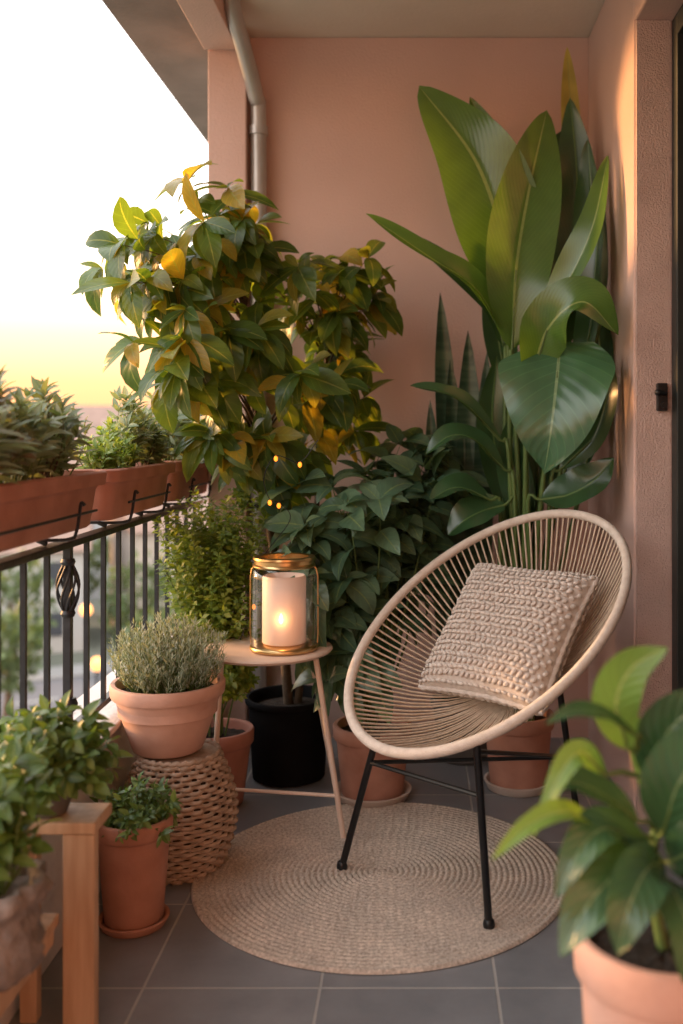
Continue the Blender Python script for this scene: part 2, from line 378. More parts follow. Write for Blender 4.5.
# ------------------------------------------------------------------ rail boxes
def rail_box(y0,y1,label):
    x1,x0=-.788,-.975; zb,zt=.960,1.098
    t=thing('window_box',((x0+x1)/2,(y0+y1)/2,.936),label,'planter box','terracotta planter boxes along the railing')
    cx=(x0+x1)/2; cy=(y0+y1)/2; hx=(x1-x0)/2; hy=(y1-y0)/2
    def ring(hx,hy,z,rr=.035):
        out=[]
        for qx,qy,a0 in ((1,1,0),(-1,1,90),(-1,-1,180),(1,-1,270)):
            for k in range(6):
                a=R(a0+k*18); out.append(V((cx+qx*(hx-rr)+rr*math.cos(a),cy+qy*(hy-rr)+rr*math.sin(a),z)))
        return out
    rows=[ring(.02,.1,zb,.01),ring(hx-.034,hy-.034,zb),ring(hx-.028,hy-.028,zb+.006),ring(hx-.016,hy-.016,zt-.036),ring(hx+.001,hy+.001,zt-.034),ring(hx+.004,hy+.004,zt-.004),ring(hx,hy,zt),ring(hx-.010,hy-.010,zt),ring(hx-.014,hy-.014,zt-.04),ring(hx-.03,hy-.03,zt-.06,.03)]
    MB().grid(rows,True).build('box','terradark',t,ang=50)
    MB().grid([ring(hx-.022,hy-.022,zt-.02),ring(.06,hy*.7,zt-.012),ring(.02,.1,zt-.01,.01)],True).build('soil','soil',t)
    for f in (.22,.78):
        y=y0+(y1-y0)*f
        br=MB()
        br.tube(spline([(x0-.006,y,zt-.01),(x0-.004,y,zb),(x0+.02,y,zb-.012),(cx,y,zb-.014),(x1-.02,y,zb-.012),(x1-.004,y,zb+.004),(x1+.004,y,zb+.05),(x1+.008,y,zb+.072),(x1+.016,y,zb+.066)],40),.004,6)
        br.tube([(cx,y,zb-.014),(RX,y,.937)],.006,6)
        br.build('bracket','iron',t)
    MB().tube([(x1+.002,y0+.10,zb+.045),(x1+.002,y1-.10,zb+.045)],.0035,6).build('bracket_wire','iron',t)
rail_box(1.50,2.53,'nearest terracotta planter box hooked on the railing, cut by the left edge')
rail_box(2.60,3.24,'middle terracotta planter box hooked on the railing')
rail_box(3.31,3.885,'farthest terracotta planter box on the railing, beside the tall shrub')
LM={
 'sage':leafmat('sage_leaf',(.20,.27,.19),(.29,.36,.27),(.39,.44,.36),rough=.55,trans=.25),
 'olive':leafmat('olive_leaf',(.12,.17,.10),(.19,.25,.15),(.28,.27,.20),rough=.5,trans=.25),
 'bright':leafmat('bright_leaf',(.15,.25,.06),(.24,.35,.10),(.33,.42,.15),rough=.5,trans=.3),
 'redtip':leafmat('red_tipped_leaf',(.14,.19,.12),(.20,.22,.15),(.32,.20,.15),rough=.45,trans=.25),
 'shrub':leafmat('glow_tinted_shrub_leaf',(.05,.115,.035),(.095,.18,.045),(.32,.28,.06),rough=.32,trans=.5,veins=40,tc_=(4.0,2.5,.5),mid=.75),  # yellow ramp end paints sunset glow onto some leaves
 'broad_dark':leafmat('dark_shrub_leaf',(.06,.125,.075),(.09,.17,.11),(.15,.25,.16),rough=.3,trans=.2,veins=40),  # the broad leaved plant's own dark blue-green
 'fine':leafmat('fine_leaf',(.11,.19,.035),(.19,.28,.05),(.30,.35,.08),rough=.5,trans=.35),
 'near':leafmat('near_leaf',(.07,.14,.04),(.12,.21,.055),(.21,.31,.09),rough=.4,trans=.3),
 'lav':leafmat('lavender_leaf',(.20,.26,.19),(.32,.37,.30),(.42,.45,.39),rough=.7,trans=.15),
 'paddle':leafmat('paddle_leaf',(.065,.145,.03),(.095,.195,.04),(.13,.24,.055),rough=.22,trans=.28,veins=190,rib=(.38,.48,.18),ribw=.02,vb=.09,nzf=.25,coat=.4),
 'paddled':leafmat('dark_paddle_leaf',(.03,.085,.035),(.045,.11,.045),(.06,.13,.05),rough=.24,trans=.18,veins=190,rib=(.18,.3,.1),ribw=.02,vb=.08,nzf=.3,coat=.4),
 'heart':leafmat('heart_leaf',(.05,.14,.07),(.06,.155,.075),(.07,.16,.075),rough=.26,trans=.12,veins=75,rib=(.30,.42,.22),ribw=.013,vb=.22,nzf=.3,coat=.3),
 'lime':leafmat('lime_leaf',(.13,.25,.06),(.17,.31,.07),(.20,.35,.09),rough=.3,trans=.35,veins=60,rib=(.4,.5,.2),vb=.25,nzf=.3),
 'fore':leafmat('glossy_leaf',(.03,.085,.04),(.045,.115,.05),(.06,.14,.06),rough=.22,trans=.12,veins=60,rib=(.24,.34,.17),ribw=.018,vb=.3,nzf=.35,coat=.3),
 'yellow':leafmat('yellow_leaf',(.38,.36,.09),(.42,.38,.1),(.46,.40,.11),rough=.4,trans=.3,veins=100),
}
def boxplant(x,y,kind,h,r,label,L=.055,W=.014,ns=26,k=9,cat='plant'):
    t=thing('box_plant',(x,y,1.08),label,cat,'plants growing in the railing boxes')
    ml=MB();ms=MB()
    for i in range(ns):
        a=U(0,6.28);q=U(0,1)**.6*r
        e=V((x+q*math.cos(a)*.9,y+q*math.sin(a),1.085+h*U(.4,1.12)*(1-.35*(q/r)**2)))
        branchy(ml,ms,(x+.25*q*math.cos(a),y+.3*q*math.sin(a),1.07),e,k,L,W,r0=.0025,up=.1,grav=-.2,t0=.25,term=5,NS=4,sn=4,fold=.4,droop=.5)
    ms.build('stem','bark' if kind in('redtip','olive') else 'greenstem',t,es=False); ml.build('foliage',LM[kind],t,es=False)
bp=[(1.66,'olive',.19,.10,'dark olive bushy plant at the left edge in the nearest railing box',.045,.015),
(1.83,'sage',.16,.10,'broad silvery sage plant in the nearest railing box beside the left edge',.085,.026),
(1.99,'redtip',.24,.09,'tall reddish tipped plant rising highest in the nearest railing box',.046,.017),
(2.14,'sage',.19,.09,'silvery sage plant in the middle of the nearest railing box',.052,.018),
(2.29,'olive',.20,.09,'dark olive plant right of the silvery sage in the nearest railing box',.042,.015),
(2.43,'sage',.17,.08,'grey green plant at the far end of the nearest railing box',.045,.014),
(2.70,'bright',.09,.07,'low bright green herb at the near end of the middle railing box',.026,.011),
(2.86,'bright',.12,.08,'bright green mounded herb in the centre of the middle railing box',.026,.011),
(3.02,'sage',.20,.08,'grey green spiky plant at the far end of the middle railing box',.046,.015),
(3.15,'olive',.14,.06,'dark sprig plant at the end corner of the middle railing box',.042,.014),
(3.40,'sage',.21,.09,'grey bushy plant at the near end of the farthest railing box',.045,.016),
(3.58,'sage',.19,.09,'pale grey plant in the centre of the farthest railing box',.045,.014),
(3.77,'bright',.14,.08,'small green plant at the wall end of the farthest railing box',.04,.014)]
for y,kd,h,r,lb,L,W in bp: boxplant(-.875+U(-.01,.015),y,kd,h,r,lb,L,W,ns=30 if L<.08 else 15,k=9)
# ------------------------------------------------------------------ rug
rg=MB(); RC=V((-.105,2.70,.002)); RR=.50; nr=32; rows=[]
seg=400
for i in range(nr*5+1):
    u=i/5; r=RR*(1-u/nr)+.001
    row=[]
    ring=int(min(u,nr-.001)); st=max(8,int(round(2*math.pi*max(RR*(1-(ring+.5)/nr),.02)/.024)))
    for k in range(seg):
        a=2*math.pi*k/seg
        z=.005+.006*abs(math.sin(math.pi*u))**.6*(.72+.28*math.sin(st*a+3*math.pi*(u%1)))
        if i==0: z=0
        row.append(RC+V((r*math.cos(a),r*math.sin(a),z)))
    rows.append(row)
rg.grid(rows,True)
tag(rg.build('round_rug','rug',None,RC,es=False),'round braided jute rug lying on the grey tiles under the chair','rug')
# ------------------------------------------------------------------ chair
def S(p): p=V(p); c=V((0,0,1.2)); return c+(p-c)*1.038
C=V((.184,2.65,.700)); A=V((.257,.306,.252)); B=V((.264,-.221,0)); nrm=V((-.338,-.402,.851))
ch=thing('lounge_chair',(.13,2.72,0),'round beige cord lounge chair with thin black legs on the jute rug','chair')
def rim(th,f=1.0): return S(C+A*math.cos(th)*f+B*math.sin(th)*f)
MB().tube([rim(2*math.pi*i/120) for i in range(120)],.0135,14,closed=True).build('rim','rimcord',ch,es=False)
Dc=C+A*.04-nrm*.225
def inner(th,k=1): return S(Dc+A*math.cos(th)*.17*k+B*math.sin(th)*.17*k)
MB().tube([inner(2*math.pi*i/60) for i in range(60)],.006,8,closed=True).build('inner_ring','rimcord',ch,es=False)
mb=MB(); nc=120
for i in range(nc):
    th=2*math.pi*i/nc
    a=rim(th); b2=inner(th)
    sag=.05+U(-.002,.002)
    pts=[a.lerp(b2,t)-nrm*sag*math.sin(math.pi*t) for t in [j/8 for j in range(9)]]
    mb.tube(pts,.0029,5)
for i in range(26):
    th=2*math.pi*i/26; mb.tube([inner(th),S(Dc-nrm*.006),inner(th+math.pi*.93)],.003,5)
mb.build('cord_shell','cord',ch,es=False)
f1=V((.165,2.395,.010)); f2=V((-.212,2.715,.010)); f3=V((.47,2.93,0)) 
t1=rim(math.pi-.62); t2=P(377,735,2.66); t3=S(Dc+A*.2+B*.2)
def leg(f,t,h=None):
    mb=MB(); mb.tube([f+V((0,0,.004)),t],.0095,12); mb.sphere(t,.0095,10)
    if h: mb.tube([t,h],.008,10)
    o=mb.build('leg','blackm',ch)
    MB().lathe([(.001,0),(.014,0),(.015,.006),(.013,.016),(.010,.020)],f,16).build('foot_cap','blackm',o)
leg(f1,t1); leg(f2,t2,rim(math.pi+.33)); leg(f3,t3)
def at(f,t,z): return f.lerp(t,z/t.z)
a1,a2,a3=at(f1,t1,.33),at(f2,t2,.31),at(f3,t3,.25)
for p_,q_ in ((a1,a2),(at(f1,t1,.44),a3),(a2,a3)): MB().tube([p_,q_],.006,8).build('stretcher','blackm',ch)
# ------------------------------------------------------------------ cushion
ray=V((.092,1,-.2))
pc=S(V((.230,2.62,.667))+ray*.085)
uu=V((.766,-.643,0)).normalized(); ww=V((.191,.2275,.33)); ww=(ww-uu*ww.dot(uu)).normalized()
nn=uu.cross(ww)
if nn.y>0: nn=-nn
mb=MB(); G=60
HU,HW=.204,.212
def cpt(u,v,sd,lift=0):
    x=u*HU*(1-.07*(1-v*v)); z=v*HW*(1-.07*(1-u*u))
    th=.080*(max(0,(1-u**4)*(1-v**4)))**.42
    return pc+uu*x+ww*z+nn*sd*(th+lift)
for sd in (1,-1):
    rows=[[cpt(2*i/G-1,2*j/G-1,sd,-.005 if 0<i<G and 0<j<G else 0) for j in range(G+1)] for i in range(G+1)]
    if sd<0: rows=[list(reversed(r)) for r in rows]
    mb.grid(rows)
def stitch(c,ax,n,la,ra):
    s=ax.cross(n).normalized(); rows=[]
    for i in range(7):
        t=i/6; a=math.pi*t; r=max(math.sin(a)**.75,.05)*ra; p0=c+ax*(-la*math.cos(a))+n*(.002*math.sin(a))
        rows.append([p0+s*(r*math.cos(b))+n*(r*.8*math.sin(b)) for b in [2*math.pi*k/8 for k in range(8)]])
    mb.grid(rows,True)
NR,NC=24,22
for sd in (1,-1):
    for r_ in range(NR):
        v=-1+2*(r_+.5)/NR
        if r_%2==1: tilt=.9; rd=.95
        else: tilt=-.15; rd=.85
        for c_ in range(NC):
            u=-1+2*(c_+.5+(.2 if r_%2 else -.2))/NC
            if abs(u)>.985: continue
            c0=cpt(u,v,sd,-.001); e=.02
            du=(cpt(u+e,v,sd)-cpt(u-e,v,sd)).normalized(); dv=(cpt(u,v+e,sd)-cpt(u,v-e,sd)).normalized()
            n=du.cross(dv); n.normalize()
            if n.dot(nn)*sd<0: n=-n
            tt=tilt+U(-.3,.3); ax=(du*math.cos(tt)+dv*math.sin(tt)).normalized()
            stitch(c0+dv*U(-.0015,.0015)+du*U(-.001,.001),ax,n,.0098*U(.88,1.12),.0068*rd*U(.88,1.12))
cs=thing('cushion',pc,'chunky knitted beige cushion leaning in the cord chair','cushion')
mb.build('knitted_cover','cushion',cs,es=False)
ed=[]
for i in range(120):
    k=i/30; sidx=int(k); t=(k-sidx)*2-1
    u,v=[(t,-1),(1,t),(-t,1),(-1,-t)][sidx]
    ed.append(pc+uu*u*HU*(1-.07*(1-v*v))+ww*v*HW*(1-.07*(1-u*u)))
MB().tube(ed,[.006+.004*(i%2) for i in range(120)],8,closed=True).build('edge_piping','cushion',cs,es=False)
# ------------------------------------------------------------------ side table
TX,TY,TZ=-.450,2.96,.556
tb=thing('side_table',(TX,TY,0),'small round tan side table with thin splayed legs','table')
MB().lathe([(.001,-.014),(.176,-.014),(.186,-.010),(.191,-.004),(.189,0),(.185,.002),(.001,.002)],(TX,TY,TZ),64).build('tabletop','tabletop',tb,ang=60)
feet=[V((-.222,2.92,0)),V((-.625,2.99,0)),V((-.262,3.21,0))]
tops=[V((TX+.142,TY-.02,TZ-.014)),V((TX-.14,TY+.02,TZ-.014)),V((TX+.108,TY+.12,TZ-.014))]
for f,t in zip(feet,tops): MB().tube([f,t],.0085,10).build('leg','tabletop',tb)
MB().tube([feet[0].lerp(tops[0],.24),feet[1].lerp(tops[1],.24)],.0055,8).build('stretcher','tabletop',tb)
# lantern
LX,LY,LZ=-.398,2.93,TZ+.003
ln=thing('lantern',(LX,LY,LZ),'glass lantern with brass lid and base on the tan side table','lantern')
MB().lathe([(.001,0),(.096,0),(.100,.004),(.100,.011),(.093,.017),(.001,.018)],(LX,LY,LZ),48).build('base','gold',ln,ang=50)
gp=[(.0965,.017),(.0985,.05),(.0985,.14),(.098,.212),(.094,.234),(.087,.243)]
MB().lathe(gp,(LX,LY,LZ),48).build('glass','glass',ln,ang=60)
MB().lathe([(.072,.241),(.090,.241),(.092,.245),(.090,.250),(.087,.252),(.087,.262),(.091,.265),(.090,.271),(.078,.273),(.072,.270),(.072,.241)],(LX,LY,LZ),48).build('top_ring','gold',ln,ang=40)
for k in (0,3):
    a=k*math.pi/3
    MB().tube([(LX+(r+.001)*math.cos(a),LY+(r+.001)*math.sin(a),LZ+z) for r,z in gp],.0016,6).build('glass_rib','gold',ln)
cd=thing('candle',(LX,LY,LZ+.020),'glowing cream pillar candle inside the glass lantern','candle')
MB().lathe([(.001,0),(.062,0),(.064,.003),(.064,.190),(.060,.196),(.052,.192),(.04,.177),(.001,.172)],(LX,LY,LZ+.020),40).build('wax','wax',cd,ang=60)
MB().lathe([(.001,0),(.005,.005),(.006,.012),(.004,.022),(.001,.030)],(LX,LY-.065,LZ+.085),12).build('flame','flame',cd)
pl=bpy.data.lights.new('candle_light','POINT'); pl.energy=.07; pl.color=(1,.5,.2); pl.shadow_soft_size=.015
po=bpy.data.objects.new('candle_light',pl); col.objects.link(po); po.location=(LX,LY-.083,LZ+.095)
# ------------------------------------------------------------------ wicker stool, lavender
WX,WY=-.660,2.745
hh=.315
def wf(z): 
    t=z/hh; return .092+.058*math.sin(math.pi*(t*.86+.08))
NSTK=34; nrw=26
wk=thing('wicker_stool',(WX,WY,0),'barrel shaped wicker stool holding the lavender pot','stool')
mb=MB()
for r_ in range(nrw):
    z=.007+(hh-.018)*r_/(nrw-1); pts=[]
    for k in range(NSTK*6):
        a=2*math.pi*k/(NSTK*6)
        rr=wf(z)+.0055*math.sin(NSTK/2*a+math.pi*r_)
        pts.append((WX+rr*math.cos(a),WY+rr*math.sin(a),z+.0010*math.sin(3*a+r_)))
    mb.tube(pts,.0060,6,closed=True)
mb.build('woven_body','wicker',wk,es=False)
MB().lathe([(.001,.004)]+[(wf(hh*i/12)-.008,max(.004,hh*i/12-.004)) for i in range(13)]+[(.001,hh-.004)],(WX,WY,0),48).build('gap_shade_core','wickershade',wk,ang=60)  # added dark core, paints the shaded gaps seen through the weave
mb=MB()
for q in (-.010,.001):
    mb.tube([(WX+(wf(hh)+.003)*math.cos(2*math.pi*k/90),WY+(wf(hh)+.003)*math.sin(2*math.pi*k/90),hh+q+.003*math.sin(k*math.pi/1.5)) for k in range(90)],.007,8,closed=True)
mb.lathe([(wf(hh),hh+.001),(.001,hh+.003)],(WX,WY,0),60); mb.build('top_band','wicker',wk,ang=60)
mb=MB()
for k in range(NSTK):
    a=2*math.pi*k/NSTK; mb.tube([(WX+wf(z)*math.cos(a),WY+wf(z)*math.sin(a),z) for z in [hh*i/10 for i in range(11)]],.0042,6)
mb.build('stakes','stake',wk,es=False)
VX,VY=-.690,2.74
lv=thing('potted_lavender',(VX,VY,.326),'pale terracotta pot of grey lavender standing on the wicker stool','potted plant')
add_pot(lv,(VX,VY,.326),.094,.153,.188,'terrapale',.20)
ml=MB();ms=MB()
for i in range(440):
    a=U(0,6.28);q=U(0,1)**.55; bx=VX+q*.10*math.cos(a); by=VY+q*.10*math.sin(a)
    e=V((VX+q*.160*math.cos(a),VY+q*.160*math.sin(a),.49+U(.08,.205)*(1-.35*q*q)))
    branchy(ml,ms,(bx,by,.485),e,14,.017,.0036,r0=.0013,up=.12,grav=-.6,t0=.2,term=3,NS=2,sn=3,fold=.2,droop=.2,spread=.75)
ms.build('stem','greenstem',lv,es=False); ml.build('foliage',LM['lav'],lv,es=False)
# front small terracotta pot
p1=thing('potted_herb',(-.695,2.43,.012),'small terracotta pot of green herb on the floor in front of the wicker stool','potted plant')
saucer((-.695,2.43,0),.085,'terra','terracotta saucer under the small pot in front of the wicker stool',.02)
add_pot(p1,(-.695,2.43,.012),.070,.092,.25,'terra',.16)
ml=MB();ms=MB()
for i in range(74):
    a=U(0,6.28);q=U(0,1)**.5
    branchy(ml,ms,(-.695+q*.03*math.cos(a),2.43+q*.03*math.sin(a),.235),(-.695+q*.115*math.cos(a),2.43+q*.115*math.sin(a),.235+U(.0,.12)*(1-.5*q)),8,.026,.011,r0=.0018,NS=3,sn=3,t0=.3,grav=.25)
ms.build('stem','greenstem',p1,es=False); ml.build('foliage',LM['near'],p1,es=False)
# ------------------------------------------------------------------ wooden stand and its pots
st=thing('plant_stand',(-.73,2.0,0),'stepped pale wooden plant stand at the lower left','plant stand')
MB().box(-.812,-.632,1.945,2.055,.412,.435).build('top_shelf','wood',st,smooth=False,bevel=.003)
MB().box(-.812,-.70,1.60,1.942,.242,.263).build('lower_shelf','wood',st,smooth=False,bevel=.003)
MB().box(-.697,-.635,1.948,1.978,0,.411).build('leg','wood',st,smooth=False,bevel=.003)
MB().box(-.700,-.668,2.02,2.05,0,.411).build('leg','wood',st,smooth=False,bevel=.003)
MB().box(-.81,-.775,2.02,2.05,0,.411).build('leg','wood',st,smooth=False,bevel=.003)
MB().box(-.735,-.705,1.61,1.64,0,.241).build('leg','wood',st,smooth=False,bevel=.003)
MB().box(-.81,-.78,1.61,1.64,0,.241).build('leg','wood',st,smooth=False,bevel=.003)
MB().box(-.735,-.712,1.641,1.947,.200,.236).build('side_rail','wood',st,smooth=False,bevel=.003)
def bushpot(name,c,rb,rt,h,m,kind,label,n,rx,hz,L,W,k=7,ctrz=.02,grav=.25,cat='potted plant'):
    t=thing(name,c,label,cat); c=V(c)
    add_pot(t,c,rb,rt,h,m)
    ml=MB();ms=MB()
    for i in range(n):
        a=U(0,6.28);q=U(0,1)**.5
        s=c+V((q*rt*.4*math.cos(a),q*rt*.4*math.sin(a),h-.02)); e=c+V((q*rx*math.cos(a),q*rx*math.sin(a),h+ctrz+hz*U(.4,1)*(1-.45*q*q)))
        branchy(ml,ms,s,e,k,L,W,r0=.003,NS=4,sn=4,t0=.3,grav=grav,up=.3)
    ms.build('stem','greenstem',t,es=False); ml.build('foliage',LM[kind],t,es=False); return t
bushpot('potted_ivy',(-.745,2.00,.436),.040,.058,.065,'greypot','near','trailing green plant in a grey pot on the top shelf of the wooden stand',84,.125,.18,.038,.020,ctrz=-.03,grav=.45)
t=thing('burlap_planter',(-.745,1.72,.264),'crumpled grey burlap planter with leafy plant on the lower shelf of the stand','potted plant')
c=(-.745,1.72,.264)
MB().lathe([(.001,0),(.07,0),(.086,.015),(.092,.05),(.080,.075),(.084,.09),(.074,.11),(.092,.125),(.102,.145),(.094,.165),(.080,.16),(.072,.14),(.001,.135)],c,96,f=lambda r,z,a:r*(1+(.06*math.sin(7*a+z*50)+.045*math.sin(13*a-z*90)+.03*math.sin(23*a+z*60))*min(1,r/.05))).build('burlap_wrap','burlap',t,es=False)
ml=MB();ms=MB()
for i in range(38):
    a=U(0,6.28);q=U(0,1)**.5
    branchy(ml,ms,(c[0]+q*.03*math.cos(a),c[1]+q*.03*math.sin(a),.40),(c[0]+q*.085*math.cos(a),c[1]+q*.085*math.sin(a),.44+U(.03,.18)),7,.042,.022,r0=.003,NS=4,sn=4,t0=.3)
ms.build('stem','greenstem',t,es=False); ml.build('foliage',LM['near'],t,es=False)
# ------------------------------------------------------------------ tall shrub in black pot
B0=V((-.455,3.47,0))
sh=thing('tall_shrub',B0,'tall leafy shrub in a black pot spreading over the railing corner in evening glow','shrub')
MB().lathe(pot_profile(.125,.150,.28,.08),B0,48).build('pot','blackpot',sh,ang=50)
MB().lathe([(.13,.24),(.06,.255),(.001,.25)],B0,24).build('soil','soil',sh)
ml=MB();ms=MB()
trunk=spline([B0+V((0,0,.24)),B0+V((-.03,.0,.6)),B0+V((-.08,-.03,1.0)),B0+V((-.12,-.06,1.35)),B0+V((-.14,-.08,1.6))],20)
ms.tube(trunk,[.018-.010*i/20 for i in range(21)],8)
tr2=spline([B0+V((.03,0,.24)),B0+V((.07,.05,.7)),B0+V((.10,.1,1.1)),B0+V((.12,.1,1.45))],20)
ms.tube(tr2,[.014-.008*i/20 for i in range(21)],8)
ells=[((185,225,3.2),(.25,.2,.15),9),((250,232,3.35),(.20,.2,.13),6),((135,258,3.1),(.12,.18,.11),5),((305,270,3.45),(.25,.2,.17),9),((215,305,3.2),(.22,.2,.15),6),((158,315,2.95),(.12,.15,.15),8),((275,365,3.3),(.24,.2,.18),9),((345,320,3.6),(.18,.15,.22),8),((180,372,2.95),(.08,.12,.08),5),((235,425,3.2),(.12,.15,.12),7),((270,450,3.3),(.15,.15,.10),7),((330,400,3.5),(.14,.12,.14),6),((195,190,3.25),(.2,.1,.04),3)]
for (px,py,Y),r,n in ells:
    c=P(px,py,Y)
    for i in range(n):
        e=inell(c,r); tr=tr2 if c.x>-.45 else trunk
        cand=[p for p in tr if p.z<e.z+.1] or tr[:6]
        s=min(cand,key=lambda p:(p-e).length+abs(p.z-(e.z-.25))*.8)
        branchy(ml,ms,s,e,7,.128,.054,r0=.0045,up=.25,grav=.75,t0=.45,term=6,NS=6,droop=1.0,fold=.2,p=.95,q=.85,sv=.45)
ms.build('trunk','bark',sh,es=False); ml.build('foliage',LM['shrub'],sh,es=False)
# ------------------------------------------------------------------ fine leaved bush behind table
B1=V((-.655,3.22,0))
fb=thing('feathery_bush',B1,'terracotta pot with a fine leaved green bush behind the wicker stool','potted plant')
add_pot(fb,B1,.085,.118,.24,'terradark',.2)
ml=MB();ms=MB()
for i in range(430):
    cc=random.choice([(P(205,560,3.15),(.15,.14,.17)),(P(205,560,3.15),(.15,.14,.17)),(P(215,620,3.1),(.14,.12,.2)),(P(190,520,3.2),(.13,.12,.10)),(P(235,525,3.2),(.12,.12,.12)),(P(225,660,3.1),(.12,.1,.13))])
    e=inell(*cc); s=B1+V((U(-.04,.04),U(-.04,.04),.23)); s=s.lerp(e,.45)+V((0,0,.05))
    branchy(ml,ms,s,e,22,.024,.013,r0=.0016,up=.12,grav=.2,t0=.25,term=3,NS=2,sn=3,fold=.2)
for i in range(14):
    ms.tube(spline([B1+V((U(-.03,.03),U(-.03,.03),.22)),B1+V((U(-.08,.08),U(-.06,.06),.5)),B1+V((U(-.12,.12),U(-.08,.08),.7))],8),.003,5)
ms.build('stem','greenstem',fb,es=False); ml.build('foliage',LM['fine'],fb,es=False)
# ------------------------------------------------------------------ mid broadleaf shrub
B2=V((-.155,3.27,.012))
sb=thing('broadleaf_plant',B2,'dense dark broad leaved plant in terracotta pot between side table and chair','potted plant')
saucer((B2.x,B2.y,0),.128,'saucer','cream saucer under the broad leaved plant between table and chair',.03)
add_pot(sb,B2,.10,.128,.23,'terra',.2)
ml=MB();ms=MB()
for (px,py,Y),r,n in [((345,505,3.25),(.23,.2,.14),19),((415,488,3.45),(.20,.12,.13),16),((330,565,3.15),(.17,.2,.16),16),((395,570,3.38),(.16,.10,.14),13),((340,640,3.12),(.12,.13,.15),12),((400,455,3.5),(.14,.1,.06),6)]:
    c=P(px,py,Y)
    for i in range(n):
        e=inell(c,r)
        if e.x>-.12: e.y=max(e.y,3.25)
        s=B2+V((U(-.04,.04),U(-.04,.04),.21)); s=s.lerp(e,.3)+V((0,0,.03))
        ms.tube([B2+V((0,0,.2)),s],.004,5)
        branchy(ml,ms,s,e,6,.118,.064,r0=.004,up=.2,grav=.5,t0=.45,term=4,NS=6,droop=1.1,fold=.22,p=.72,q=.85,sv=.45)
ms.build('stem','greenstem',sb,es=False); ml.build('foliage',LM['broad_dark'],sb,es=False)
# ------------------------------------------------------------------ snake plant
B3=V((.155,3.66,0))
sk=thing('snake_plant',B3,'upright snake plant with dark banded blades against the back wall','potted plant')
add_pot(sk,B3,.09,.115,.22,'greypot',.15)
def snakemat():
    m,nt,b=newmat('snake_leaf'); L=nt.links.new
    tc=N(nt,'ShaderNodeTexCoord'); mp=N(nt,'ShaderNodeMapping'); mp.inputs['Scale'].default_value=(6,6,45); L(tc.outputs['Object'],mp.inputs[0])
    n=N(nt,'ShaderNodeTexNoise'); n.inputs['Scale'].default_value=1; n.inputs['Detail'].default_value=3; L(mp.outputs[0],n.inputs['Vector'])
    L(ramp(nt,n.outputs['Fac'],[(.4,(.03,.07,.04)),(.6,(.08,.13,.075))]),b.inputs['Base Color']); b.inputs['Roughness'].default_value=.35; return m
M['snake']=snakemat()
for a,tp,w in [((446,600),(440,292),22),((462,600),(468,330),24),((455,600),(450,360),22),((475,600),(487,352),20),((470,600),(478,400),22),((440,600),(430,400),18)]:
    Y=3.66+U(-.04,.04); mb=MB()
    b0=B3+V(((a[0]-458)/1000*3,U(-.03,.03),.2)); tt=P(tp[0],tp[1],Y)
    bigleaf(mb,[b0,b0.lerp(tt,.33)+V((U(-.01,.01),0,0)),b0.lerp(tt,.66)+V((U(-.012,.012),0,0)),tt],w/1000*3.66,(U(-.5,.5),-1,.1),fold=.35,prof=lambda t:min(1,.55+t)*min(1,(1-t)*5)**.7,NS=18,Mx=3,wave=.03)
    mb.build('leaf','snake',sk,es=False)
